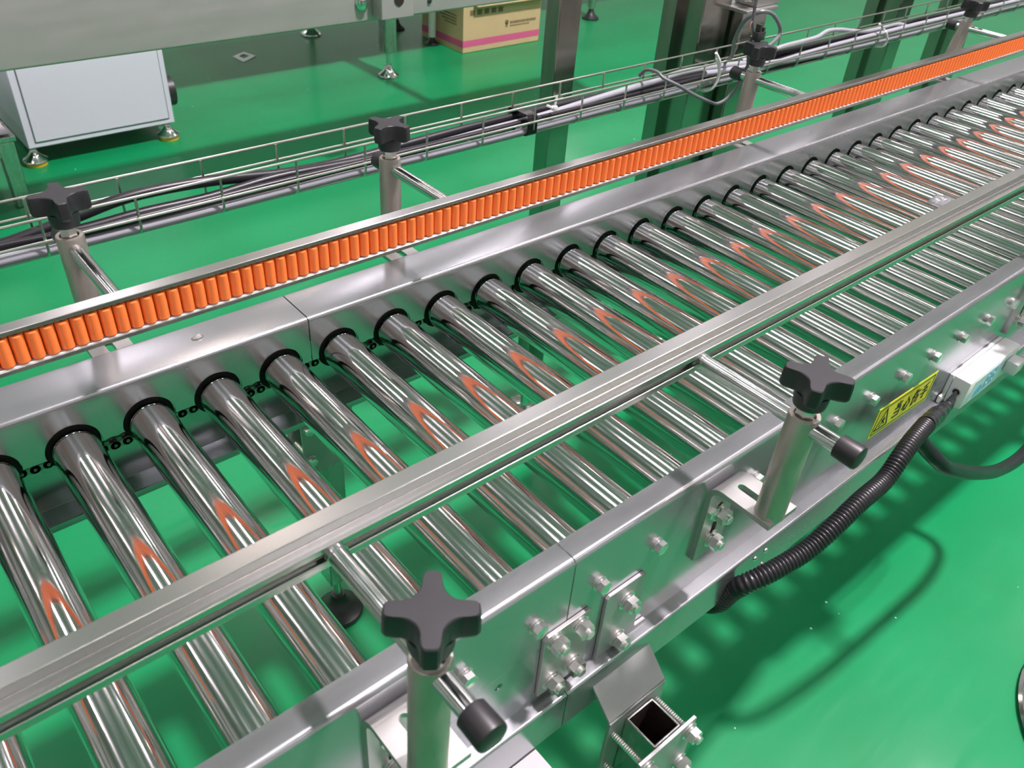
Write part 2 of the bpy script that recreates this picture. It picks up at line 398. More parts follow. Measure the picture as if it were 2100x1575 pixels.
# ------------------------------------------------------------------ rollers
tube_prof = [(0.0198, -0.0015), (RR, -0.0005), (RR, 0.4385), (0.0215, 0.4395)]
def roller_meshes():
    b = B()
    b.lathe((0, 0, 0), [(0.0195, -0.003), (0.0222, -0.0022), (0.0224, 0.0055), (0.0218, 0.0060), (RR-0.0002, 0.0066), (RR, 0.0085), (RR, 0.4360), (RR-0.001, 0.4368), (0.012, 0.4369)], 40, 'y')
    t = b.mesh('roller_tube', M['roller'])
    s = B()
    for yy in (0.0105, 0.0205):
        s.prism([((0.0212 if j % 2 else 0.0180)*math.cos(2*PI*j/28), (0.0212 if j % 2 else 0.0180)*math.sin(2*PI*j/28)) for j in range(28)], yy-0.0025, yy+0.0025, 'y')
    sp = s.mesh('sprocket', M['sprocket'])
    e = B().lathe((0, 0, 0), [(0.010, -0.0062), (0.0266, -0.0062), (0.0270, -0.0048), (0.0270, -0.0034), (0.0240, -0.0026)], 32, 'y').mesh('hole_shade_disc', M['hole_shade'])  # black disc added behind each notch, painted shade of the frame interior
    a = B().cyl((0, 0.0590, 0), (0, -0.4420, 0), 0.006, n=12).mesh('axle', M['bolt'])
    return t, sp, e, a
RT, RS, RE, RA = roller_meshes()
for k in range(-8, 41):
    side = ('%s roller left of the frame joint' % ordn(2-k)) if k < 2 else ('%s roller right of the frame joint' % ordn(k-1))
    t = thing('conveyor_roller', 'polished steel conveyor roller, ' + side, 'roller', (k*P, 0, ZC), 'polished rollers across the conveyor')
    rot = (0, random.uniform(0, 6.28), 0)
    inst('roller_tube', RT, t, (k*P, 0, ZC), rot)
    inst('hole_shade_disc', RE, t, (k*P, 0, ZC)); inst('sprocket', RS, t, (k*P, 0, ZC), rot); inst('axle', RA, t, (k*P, 0, ZC))

# ------------------------------------------------------------------ drive chains between neighbouring rollers
def link_mesh():
    b = B(); r, h = 0.0052, 0.00635
    out = []
    for j in range(9): a = PI/2 + PI*j/8; out.append((-h + r*math.cos(a), r*math.sin(a)))
    out.append((0, -0.0036))
    for j in range(9): a = -PI/2 + PI*j/8; out.append((h + r*math.cos(a), r*math.sin(a)))
    out.append((0, 0.0036))
    for y in (-0.0046, 0.0034): b.prism(out, y, y+0.0012, 'y')
    for x in (-h, h):
        b.cyl((x, -0.0056, 0), (x, 0.0056, 0), 0.0019, n=8); b.cyl((x, -0.0034, 0), (x, 0.0034, 0), 0.0040, n=10)
    return b.mesh('link', M['chain'])
LM = link_mesh()
for k in range(-5, 12):
    if k < 1: lab = 'between the %s and %s rollers left of the frame joint' % (ordn(2-k), ordn(1-k))
    elif k == 1: lab = 'between the two rollers either side of the frame joint'
    else: lab = 'between the %s and %s rollers right of the frame joint' % (ordn(k-1), ordn(k))
    y = 0.0105 if k % 2 == 0 else 0.0205
    t = thing('drive_chain', 'oily dark roller chain ' + lab, 'chain', (k*P, y, ZC), 'drive chains between the rollers')
    for sgn in (-1, 1):
        for j in range(6):
            x = k*P + (j+0.5)*P/6
            sag = -0.0016*math.sin(PI*(j+0.5)/6) if sgn > 0 else -0.0030*math.sin(PI*(j+0.5)/6)
            inst('link', LM, t, (x, y, ZC + sgn*0.0186 + sag), (0, 0.05*math.cos(PI*(j+0.5)/6), 0))

# ------------------------------------------------------------------ guide rails
RPIT = 0.0122125
def rail_profile(f):
    p = [(0,.121),(.014,.121),(.014,.112),(.024,.112),(.024,.1065),(.021,.1065),(.021,.1095),(.016,.1095),(.016,.0955),(.021,.0955),(.021,.0985),(.024,.0985),
         (.024,.093),(.014,.093),(.014,.079),(0,.079),(0,.0835),(.0115,.0835),(.0115,.1165),(0,.1165)]
    return [(f(d), z) for d, z in p]
def rail_roller():
    b = B(); b.lathe((0, 0, 0), [(0.0040, 0.0857), (0.0052, 0.0858), (0.0059, 0.0866), (0.0059, 0.1128), (0.0052, 0.1138), (0.0040, 0.1139)], 14)
    b.cm = 1; b.lathe((0, 0, 0), [(0.0024, 0.1137), (0.0024, 0.1152), (0.0015, 0.1153), (0.0015, 0.1168)], 8); b.lathe((0, 0, 0), [(0.0014, 0.0836), (0.0014, 0.0860)], 6)
    return b
yfr = -0.0460
fr = thing('guide_rail', 'far aluminium side guide rail lined with upright orange rollers', 'guide rail', (XMIN, yfr, 0.1))
bevel(part('rail_profile', B().prism(rail_profile(lambda d: yfr + d), XMIN, 3.4), M['alu'], fr), 0.0006)
part('bearing_strip', B().box(XMIN, 3.4, yfr+0.0006, yfr+0.0112, 0.0835, 0.0846), M['white'], fr, label='white plastic strip under the orange rollers')
OM = rail_roller().mesh('guide_roller', [M['orange'], M['pin']])
OX0 = -0.1733
for i in range(-35, 263):
    inst('guide_roller', OM, fr, (OX0 + i*RPIT, yfr + 0.0054, 0), (0, 0, random.uniform(0, 0.4)))
ynr = -0.3760
nr = thing('guide_rail', 'near aluminium side guide rail with T-slot, crossing above the steel rollers', 'guide rail', (XMIN, ynr, 0.1))
bevel(part('rail_profile', B().prism(rail_profile(lambda d: ynr - d), XMIN, 3.4), M['alu'], nr), 0.0006)
b = B()
for i in range(-40, 290):
    r = rail_roller(); r.xf(lambda p, x=OX0 + i*RPIT: p + Vector((x, ynr - 0.0054, 0))); o = len(b.v)
    b.v += r.v; b.f += [tuple(a+o for a in f) for f in r.f]; b.m += r.m
part('roller_strip', b, [M['orange'], M['pin']], nr, kind='stuff', label='orange rollers lining the inner face')

# ------------------------------------------------------------------ posts with brackets, rods and star knobs
def star_knob(phase):
    D, rho, R = 0.0302, 0.0155, 0.0280
    def rad(a):
        a = (a + PI/4) % (PI/2) - PI/4
        ph = PI/4 - abs(a)
        s = D*math.sin(ph)
        if s < rho: return min(R, D*math.cos(ph) - math.sqrt(rho*rho - s*s))
        return R
    n = 96
    raw = [rad(2*PI*j/n) for j in range(n)]
    rr = [sum(raw[(j+d) % n]*w for d, w in ((-1,.25),(0,.5),(1,.25))) for j in range(n)]
    b = B(); rs = []
    for z, off in ((0.1370, 0.0030), (0.1382, 0.0010), (0.1405, 0.0), (0.1520, 0.0003), (0.1562, 0.0010), (0.1570, 0.0019)):
        rs.append([((rr[j]-off)*math.cos(2*PI*j/n+phase), (rr[j]-off)*math.sin(2*PI*j/n+phase), z) for j in range(n)])
    rs.append([((rr[j]*0.5)*math.cos(2*PI*j/n+phase), (rr[j]*0.5)*math.sin(2*PI*j/n+phase), 0.1571) for j in range(n)])
    b.rings(rs)
    b.lathe((0, 0, 0), [(0.0115, 0.1225), (0.0132, 0.1232), (0.0140, 0.1260), (0.0148, 0.1375)], 28)
    return b
def rail_post(side, xb, base, top, xbr, phase, rod_z, rod_end, label, wall, rail_back):
    """side -1: near side, outwards is -y; side +1: far side"""
    t = thing('rail_post', label, 'guide rail post', (base[0], base[1], -0.0146), 'rail posts bolted to the conveyor frames')
    bz, tz = -0.0146, 0.112
    def lean(p):
        f = (p.z-bz)/(tz-bz)
        return Vector((p.x + base[0] + (top[0]-base[0])*f, p.y + base[1] + (top[1]-base[1])*f, p.z))
    arm = abs(base[1]-wall) + 0.0115
    pth = [(wall + side*0.00275, -0.121), (wall + side*0.00275, -0.01735), (wall + side*arm, -0.01735)]
    br = part('bracket', B().prism(sheet(pth, 0.0055, [0.013], 8), xbr, xbr+0.0432), M['satin'], t)
    xm = xbr + 0.0216
    def slot(c0, c1, r, axis):
        o = []
        for j in range(9): a = PI/2 + PI*j/8; o.append((math.cos(a)*r, c0 + 0, math.sin(a)*r))
        return o
    cut = B(); r = 0.0042
    yc0, yc1 = wall + side*0.022, wall + side*(arm-0.026)
    lo, hi = min(yc0, yc1), max(yc0, yc1)
    pl = [(xm + r*math.cos(PI*j/10), hi + r*math.sin(PI*j/10)) for j in range(11)] + [(xm + r*math.cos(PI+PI*j/10), lo + r*math.sin(PI+PI*j/10)) for j in range(11)]
    cut.prism(pl, -0.03, 0.0, 'z'); boolean_cut(br, cut)
    cut = B(); pl = [(xm + r*math.cos(PI*j/10), -0.052 + r*math.sin(PI*j/10)) for j in range(11)] + [(xm + r*math.cos(PI+PI*j/10), -0.105 + r*math.sin(PI+PI*j/10)) for j in range(11)]
    cut.prism(pl, wall - 0.0001 if side > 0 else wall - 0.02, wall + 0.02 if side > 0 else wall + 0.0001, 'y'); boolean_cut(br, cut)
    for z in (-0.062, -0.100): bolt(t, xm, wall + side*0.0056, z, far=side > 0, nut=True, name='hex_nut')
    pb = B().lathe((0, 0, 0), [(0.0142, bz), (0.0137, bz+0.003), (0.0137, tz-0.0022), (0.0130, tz-0.0004), (0.0118, tz), (0.0095, tz-0.0004), (0.0085, tz-0.004), (0.0015, tz-0.0045)], 32)
    part('post', pb.xf(lean), M['post'], t)
    hx = B().prism(hexpoly(0.0086, 0.3), tz-0.0035, 0.1235, 'z'); hx.cyl((0, 0, tz-0.006), (0, 0, tz), 0.0045, n=12)
    part('hex_spacer', hx.xf(lean), M['bolt'], t, label='bright hexagonal spacer under the knob')
    part('star_knob', star_knob(phase).xf(lean), M['knob'], t, angle=24, label='black four-lobed plastic knob')
    c = lean(Vector((0, 0, rod_z)))
    rd = B().lathe((c.x, 0, rod_z), [(0.0062, -side*(rail_back)), (0.0074, -side*(rail_back) - 0.0012*0)], 20, 'y') if False else B().cyl((c.x, rail_back, rod_z), (c.x, rod_end - side*0.004, rod_z), 0.0073, n=24)
    rd.cyl((c.x, rail_back, rod_z), (c.x, rail_back + side*0.004, rod_z), 0.0083, n=24)
    rod = part('clamp_rod', rd, M['rod'], t)
    e = rod_end
    cp = B().tube([(c.x, e - side*0.0205, rod_z), (c.x, e - side*0.020, rod_z), (c.x, e - side*0.002, rod_z), (c.x, e - side*0.0006, rod_z), (c.x, e, rod_z)], [0.0098, 0.0104, 0.0108, 0.0103, 0.0090], 28)
    part('rubber_cap', cp, M['rubber'], rod, label='black rubber end cap')
    return t
DEG = PI/180
rail_post(-1, 0, (-0.0784, -0.5051), (-0.0786, -0.5075), -0.0933, 53*DEG, 0.1030, -0.5665, 'near rail post at the lower left, in front of the frame joint', YO, -0.3995)
rail_post(-1, 0, (0.3114, -0.5034), (0.3013, -0.5080), 0.2955, 28*DEG, 0.1015, -0.5630, 'near rail post right of the frame joint, leaning, beside the yellow sticker', YO, -0.3995)
rail_post(-1, 0, (1.045, -0.5034), (1.045, -0.5040), 1.024, 35*DEG, 0.1015, -0.5630, 'near rail post at the right edge beyond the white box', YO, -0.3995)
rail_post(-1, 0, (1.80, -0.5034), (1.80, -0.5040), 1.78, 10*DEG, 0.1015, -0.5630, 'last near rail post far along the conveyor', YO, -0.3995)
rail_post(1, 0, (-0.0795, 0.1130), (-0.0800, 0.1155), -0.0975, 82*DEG, 0.0990, 0.1500, 'far rail post leftmost, in front of the cable tray', YF, -0.0225)
rail_post(1, 0, (0.3045, 0.1130), (0.3045, 0.1130), 0.2830, 25*DEG, 0.0990, 0.1420, 'far rail post above the scalloped frame, second from the left', YF, -0.0225)
rail_post(1, 0, (1.0462, 0.1060), (1.0462, 0.1010), 1.0245, 20*DEG, 0.0990, 0.1440, 'far rail post with thin cables looped round its knob', YF, -0.0225)
rail_post(1, 0, (1.8010, 0.1000), (1.8040, 0.0860), 1.780, 40*DEG, 0.0985, 0.1260, 'far rail post at the upper right corner', YF, -0.0225)

# ------------------------------------------------------------------ splice plate over the frame joint
t = thing('splice_plate', 'square steel splice plate with four nuts over the near frame joint', 'plate', (XS, YO, -0.12))
xz = [(0.0905, -0.079), (0.1405, -0.079), (0.1445, -0.083), (0.1445, -0.166), (0.0865, -0.166), (0.0865, -0.083)]
bevel(part('plate', B().prism(xz, YO-0.0045, YO-0.0002, 'y'), M['satin'], t), 0.0006)
for x, z in ((0.0985, -0.0890), (0.1290, -0.0910), (0.1270, -0.1465), (0.1005, -0.1495)): bolt(t, x, YO-0.0045, z, nut=True)

# ------------------------------------------------------------------ legs
def conveyor_leg(side, wall, label, x0):
    """leg bracket on the frame side, clamped square tube, foot"""
    t = thing('leg_stand', label, 'conveyor leg', (x0+0.044, wall + side*0.062, ZF))
    g = lambda d: wall + side*d
    # bent bracket: flat on web, slanted, then vertical behind the tube
    def strip(xa0, xb0, da, za, xa1, xb1, db, zb, th=0.0038):
        n = Vector((0, side*(za-zb), (db-da))); n = Vector((0, side*abs(za-zb), abs(db-da))).normalized()*th
        vs = [(xa0, g(da), za), (xb0, g(da), za), (xb1, g(db), zb), (xa1, g(db), zb)]
        vs = [Vector(v) for v in vs]; vs = vs + [v + n for v in vs]
        return B().add(vs, [(0,1,2,3),(7,6,5,4),(0,4,5,1),(1,5,6,2),(2,6,7,3),(3,7,4,0)])
    poly = [(x0+0.0108, -0.0855), (x0+0.0140, -0.0830), (x0+0.0600, -0.0830), (x0+0.0645, -0.0860), (x0+0.0645, -0.1660), (x0+0.0665, -0.1690), (x0+0.0815, -0.1690), (x0+0.0830, -0.1710), (x0+0.0830, -0.1900),
            (x0, -0.1900), (x0, -0.1830), (x0+0.0100, -0.1770), (x0+0.0108, -0.1690)]
    bk = B().prism(poly, g(0.0002), g(0.0042), 'y')
    s = strip(x0, x0+0.083, 0.0004, -0.1890, x0, x0+0.083, 0.0420, -0.2310); o = len(bk.v)
    bk.v += s.v; bk.f += [tuple(a+o for a in f) for f in s.f]; bk.m += s.m
    bk.box(x0, x0+0.083, min(g(0.0420), g(0.0460)), max(g(0.0420), g(0.0460)), -0.345, -0.2300)
    bevel(part('leg_bracket', bk, M['plate'], t), 0.0005)
    for x, z in ((x0+0.0400, -0.1065), (x0+0.0370, -0.1620)): bolt(t, x, g(0.0042), z, far=side > 0, nut=True)
    cx, d0 = x0 + 0.0445, 0.0462
    w, h, th = 0.0400, 0.0400, 0.0028
    xa, xb = cx - w/2, cx + w/2; ya, yb = sorted((g(d0), g(d0+h)))
    b = B()
    def ring(x0_, x1_, y0_, y1_, z): return [(x0_, y0_, z), (x1_, y0_, z), (x1_, y1_, z), (x0_, y1_, z)]
    b.rings([ring(xa+th, xb-th, ya+th, yb-th, ZF+0.13), ring(xa+th, xb-th, ya+th, yb-th, -0.2420), ring(xa, xb, ya, yb, -0.2420), ring(xa, xb, ya, yb, ZF+0.10)], (True, True))
    bevel(part('square_tube', b, M['tube'], t), 0.0012)
    b = B().box(xa+th+0.0002, xb-th-0.0002, ya+th+0.0002, yb-th-0.0002, ZF+0.14, ZF+0.145)
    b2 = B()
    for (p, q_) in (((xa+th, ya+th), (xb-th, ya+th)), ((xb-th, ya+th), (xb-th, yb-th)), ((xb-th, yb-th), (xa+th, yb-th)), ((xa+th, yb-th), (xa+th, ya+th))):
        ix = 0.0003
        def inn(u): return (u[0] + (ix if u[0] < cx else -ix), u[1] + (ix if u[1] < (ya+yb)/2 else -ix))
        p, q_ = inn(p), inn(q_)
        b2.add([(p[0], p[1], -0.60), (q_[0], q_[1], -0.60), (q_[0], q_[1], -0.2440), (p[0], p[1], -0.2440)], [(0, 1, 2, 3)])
    part('tube_inside_shade', b2, M['inside'], t, label='dark sheets painting the shade inside the open tube')  # sheets just inside the walls put the tube's shade into colour
    c0, c1 = sorted((g(d0+h+0.0004), g(d0+h+0.0046)))
    bevel(part('clamp_plate', B().box(x0-0.001, x0+0.084, c0, c1, -0.335, -0.2420), M['plate'], t), 0.0006)
    for x in (x0+0.0095, x0+0.0745):
        for z in (-0.2560, -0.3150):
            pts = [(x, g(0.044 + 0.00125*j), z) for j in range(39)]
            part('threaded_rod', B().tube(pts, [0.0038 if j % 2 else 0.0032 for j in range(39)], 10), M['bolt'], t)
            bolt(t, x, g(d0+h+0.0046), z, far=side > 0, nut=True, name='clamp_nut')
            if side > 0: bolt(t, x, g(0.0418), z, far=False, name='clamp_bolt')
    cy = (ya+yb)/2
    part('foot_stem', B().cyl((cx, cy, ZF+0.03), (cx, cy, ZF+0.11), 0.007, n=14), M['bolt'], t)
    part('levelling_foot', B().lathe((cx, cy, ZF), [(0.040, 0.0), (0.042, 0.004), (0.040, 0.010), (0.022, 0.020), (0.014, 0.034), (0.012, 0.050), (0.004, 0.052)], 28), M['blackfoot'], t, label='round black levelling foot')
    return t
conveyor_leg(-1, YO, 'near conveyor leg with open square tube clamped under the frame joint', 0.154)
conveyor_leg(1, YF, 'far conveyor leg seen through the rollers, round black foot', 0.140)
t = thing('support_plate', 'grey steel plate with a joint, projecting under the near frame left of the leg', 'plate', (0.0, -0.46, -0.236))
part('plate', B().box(-0.16, 0.0812, -0.4614, -0.40, -0.240, -0.2335), M['dull'], t)
part('plate', B().box(-0.16, 0.0812, -0.545, -0.4622, -0.240, -0.2345), M['dull'], t)

# ------------------------------------------------------------------ warning sticker
TL, TR, BR, BL = Vector((0.6575, YO, -0.0962)), Vector((0.8114, YO, -0.1006)), Vector((0.8110, YO, -0.1501)), Vector((0.6554, YO, -0.1451))
def on_sticker(u, v, d): return TL*(1-u)*v + TR*u*v + BR*u*(1-v) + BL*(1-u)*(1-v) + Vector((0, -d, 0))
def quad_prism(fn, poly, d0, d1):
    return B().rings([[fn(u, v, d0) for u, v in poly], [fn(u, v, d1) for u, v in poly]])
def strokes(fn, lines, w, asp, d0, d1):
    """poly-lines in (u, v); w is half the stroke width in u*asp units"""
    b = B()
    for ln in lines:
        for (a, c) in zip(ln, ln[1:]):
            dx, dy = (c[0]-a[0])*asp, c[1]-a[1]; L = math.hypot(dx, dy) or 1
            nx, ny = -dy/L*w, dx/L*w; ex, ey = dx/L*w*0.8, dy/L*w*0.8
            pl = [(a[0]+(nx-ex)/asp, a[1]+ny-ey), (a[0]+(-nx-ex)/asp, a[1]-ny-ey), (c[0]+(-nx+ex)/asp, c[1]-ny+ey), (c[0]+(nx+ex)/asp, c[1]+ny+ey)]
            q = quad_prism(fn, pl, d0, d1); o = len(b.v); b.v += q.v; b.f += [tuple(i+o for i in f) for f in q.f]; b.m += q.m
    return b
st = thing('warning_sticker', 'yellow hand-injury warning sticker on the near side frame', 'sticker', tuple((TL+BR)/2))
part('sticker', quad_prism(on_sticker, [(0,0),(1,0),(1,1),(0,1)], 0.0001, 0.0005), M['yellow'], st)
part('border_line', strokes(on_sticker, [[(.03,.09),(.97,.09),(.97,.91),(.03,.91),(.03,.09)]], 0.014, 3.15, 0.0005, 0.0008), M['ink'], st)
part('warning_triangle', strokes(on_sticker, [[(.065,.2),(.265,.2),(.165,.82),(.065,.2)]], 0.026, 3.15, 0.0005, 0.0008), M['ink'], st)
part('hand_symbol', strokes(on_sticker, [[(.13,.28),(.165,.42),(.20,.30)],[(.145,.48),(.165,.40),(.19,.46)],[(.165,.42),(.165,.55)]], 0.026, 3.15, 0.0005, 0.0008), M['ink'], st)
GL = {'dang': [[(.5,1),(.5,.68)],[(.22,.95),(.33,.74)],[(.78,.95),(.66,.74)],[(.15,.62),(.85,.62),(.85,.05)],[(.2,.34),(.85,.34)],[(.15,.06),(.85,.06)]],
      'xin': [[(.15,.5),(.07,.2)],[(.35,.62),(.35,.15),(.45,.05),(.7,.05),(.76,.27)],[(.48,.88),(.6,.66)],[(.8,.6),(.93,.34)]],
      'shang': [[(.3,.98),(.06,.55)],[(.2,.72),(.2,.0)],[(.5,.98),(.38,.7)],[(.45,.8),(.95,.8)],[(.38,.5),(.88,.5),(.84,.08),(.72,.12)],[(.64,.66),(.58,.35),(.34,.02)]],
      'shou': [[(.78,.98),(.2,.86)],[(.15,.64),(.85,.64)],[(.06,.40),(.94,.40)],[(.52,.9),(.52,.05),(.36,.12)]]}
for i, g in enumerate(('dang', 'xin', 'shang', 'shou')):
    u0 = 0.325 + i*0.157
    ln = [[(u0 + a*0.130, 0.24 + c*0.52) for a, c in l] for l in GL[g]]
    part('printed_character', strokes(on_sticker, ln, 0.028, 3.15, 0.0005, 0.0008), M['ink'], st)

# ------------------------------------------------------------------ white control box on the near frame
bx0, bx1, bz1, bz0 = 0.8672, 1.0186, -0.1290, -0.1755
def tiltb(p): return Vector((p.x, p.y, p.z + (p.x-bx0)*0.048))
t = thing('control_box', 'white plastic control box with blue print, fixed to the near side frame', 'electrical box', (0.94, YO, -0.15))
body = B().box(bx0, bx1, YO-0.0318, YO-0.0068, bz0, bz1, 0.0022)
body.box(bx0+0.0012, bx1-0.0012, YO-0.0062, YO-0.0002, bz0+0.001, bz1-0.0012, 0.001)
part('box_body', body.xf(tiltb), M['white'], t)
lug = B().box(bx0-0.011, bx0+0.002, YO-0.0062, YO-0.0010, bz0+0.0005, bz0+0.013, 0.002)
part('screw_lug', lug.xf(tiltb), M['white'], t)
part('lug_screw', B().cyl((bx0-0.005, YO-0.0075, bz0+0.0068), (bx0-0.005, YO-0.0060, bz0+0.0068), 0.0030, n=12).xf(tiltb), M['bolt'], t)
part('cable_grommet', B().tube([(bx0+0.001, -0.4637, -0.1510), (bx0-0.0012, -0.4637, -0.1510), (bx0-0.0012, -0.4637, -0.1510)], [0.0072, 0.0070, 0.0045], 24), M['ivory'], t, label='round white cable grommet')
part('grommet_hole', B().cyl((bx0-0.0013, -0.4637, -0.1510), (bx0-0.0011, -0.4637, -0.1510), 0.0050, n=20), M['inside'], t)
fy = YO-0.0318
part('front_label', B().box(0.884, 0.990, fy-0.0003, fy+0.0001, -0.1708, -0.1335).xf(lambda p: tiltb(p)), M['paleblue'], t)
def logo(poly): return B().prism(poly, fy-0.0006, fy-0.0002, 'y').xf(tiltb)
part('blue_emblem', logo([(.893,-.167),(.918,-.167),(.921,-.160),(.914,-.152),(.905,-.147),(.901,-.151),(.896,-.158)]), M['blue'], t)
part('blue_emblem', logo([(.922,-.164),(.936,-.164),(.938,-.142),(.935,-.137),(.929,-.137),(.924,-.146)]), M['blue'], t)
part('blue_emblem', logo([(.941,-.164),(.954,-.164),(.956,-.141),(.953,-.137),(.946,-.137),(.942,-.146)]), M['blue'], t)
for x, z in ((.931, -.145), (.931, -.158), (.948, -.147), (.949, -.159)):
    part('white_dot', B().cyl((x, fy-0.0009, z), (x, fy-0.0005, z), 0.0022, n=12).xf(tiltb), M['white'], t)
# plug and its cord
t = thing('cable_plug', 'pale grey plug with ribbed cord on the front of the white control box', 'plug', (0.995, fy, -0.145))
pb = B().box(0.980, 1.006, fy-0.0185, fy-0.0005, -0.1600, -0.1390, 0.0028)
part('plug_body', pb.xf(tiltb), M['ivory'], t)
pts = [Vector((1.004, fy-0.010, -0.1435)) + Vector((0.0012*j, -0.0001*j, 0.0006*j)) for j in range(24)]
part('strain_relief', B().tube(pts, [0.0066 if j % 4 < 2 else 0.0050 for j in range(24)], 14), M['ivory'], t)
part('plug_cord', B().tube(smooth([pts[-1], (1.08, -0.490, -0.118), (1.15, -0.488, -0.130), (1.20, -0.470, -0.20), (1.21, -0.43, -0.252), (1.21, -0.40, -0.256)]), 0.0036, 10), M['ivory'], t)

# ------------------------------------------------------------------ corrugated hose and cable
hp = [(0.866,-0.464,-0.1507),(0.8347,-0.470,-0.1551),(0.7821,-0.476,-0.1432),(0.7275,-0.483,-0.1301),(0.681,-0.489,-0.1295),(0.6467,-0.494,-0.1363),(0.6112,-0.498,-0.1513),(0.5541,-0.500,-0.1505),(0.5052,-0.500,-0.1615),(0.4643,-0.497,-0.1755),(0.4261,-0.491,-0.182),(0.3951,-0.484,-0.1873),(0.3771,-0.475,-0.1971),(0.375,-0.466,-0.2157)]
HOSE_PTS = [(0.866,-0.4637,-0.1510),(0.8500,-0.4660,-0.1525),(0.8290,-0.4700,-0.1570),(0.8030,-0.4745,-0.1580),(0.7690,-0.4790,-0.1560),(0.7330,-0.4830,-0.1540)]
t = thing('flexible_hose', 'black corrugated hose sagging from the white box down under the near frame', 'hose', (0.6, -0.49, -0.17))
hs = resample(smooth([Vector(p) for p in hp[3:]] + [Vector((0.372,-0.455,-0.245)), Vector((0.372,-0.43,-0.262)), Vector((0.375,-0.36,-0.262))], 14), 0.00125)
part('corrugated_tube', B().tube(hs, [(0.0119, 0.0119, 0.0112, 0.0102)[j % 4] for j in range(len(hs))], 20), M['hose'], t, angle=80)
tp = resample(smooth([Vector(p) for p in hp[:4]], 14), 0.003)
part('taped_end', B().tube(tp, [0.0036 + min(1, j/max(1, len(tp)-1)*1.5)*0.0080 + random.uniform(-0.0009, 0.0009) for j in range(len(tp))], 14), M['tape'], t, label='glossy black tape wrapped round the hose end')
cp = [(0.7120,-0.4860,-0.1420),(0.7180,-0.4900,-0.1500),(0.7280,-0.4970,-0.1620),(0.7440,-0.5100,-0.1800),(0.7771,-0.520,-0.2060),(0.8912,-0.530,-0.2715),(1.046,-0.530,-0.3512),(1.169,-0.530,-0.3818),(1.2564,-0.520,-0.3656),(1.305,-0.500,-0.31),(1.31,-0.46,-0.265),(1.28,-0.40,-0.26)]
solo('power_cable', B().tube(smooth(cp), 0.0105, 16), M['cable_black'], 'smooth thick black cable hanging in a loop behind the corrugated hose', 'cable', (0.9, -0.49, -0.3))

# ------------------------------------------------------------------ cable tray with cables
def hoop_pts(): return smooth2([(0.287, 0.083), (0.286, 0.040), (0.279, 0.0305), (0.238, 0.0305), (0.2315, 0.040), (0.231, 0.081)])
def smooth2(p): return [(0, y, z) for y, z in (lambda q: [tuple(v) for v in fillet(p, 0.006, 4)])(p)]
t = thing('cable_tray', 'wire mesh cable tray running behind the far rail posts', 'cable tray', (XMIN, 0.26, 0.03))
wr = 0.0019
def wire(y, z, x0=XMIN, x1=3.4, y1=None):
    pts = [(x0, y, z), (x1, y if y1 is None else y1, z)]
    part('long_wire', B().tube(pts, wr, 8), M['wire'], t)
wire(0.289, 0.0835); wire(0.289, 0.0600); wire(0.2292, 0.0812); wire(0.2292, 0.0535); wire(0.2450, 0.0287); wire(0.2720, 0.0287)
HM = B().tube(hoop_pts(), wr*0.9, 8).mesh('hoop', M['wire'])
for n in range(-7, 32): inst('hoop', HM, t, (0.0233 + 0.1058*n, 0, 0))
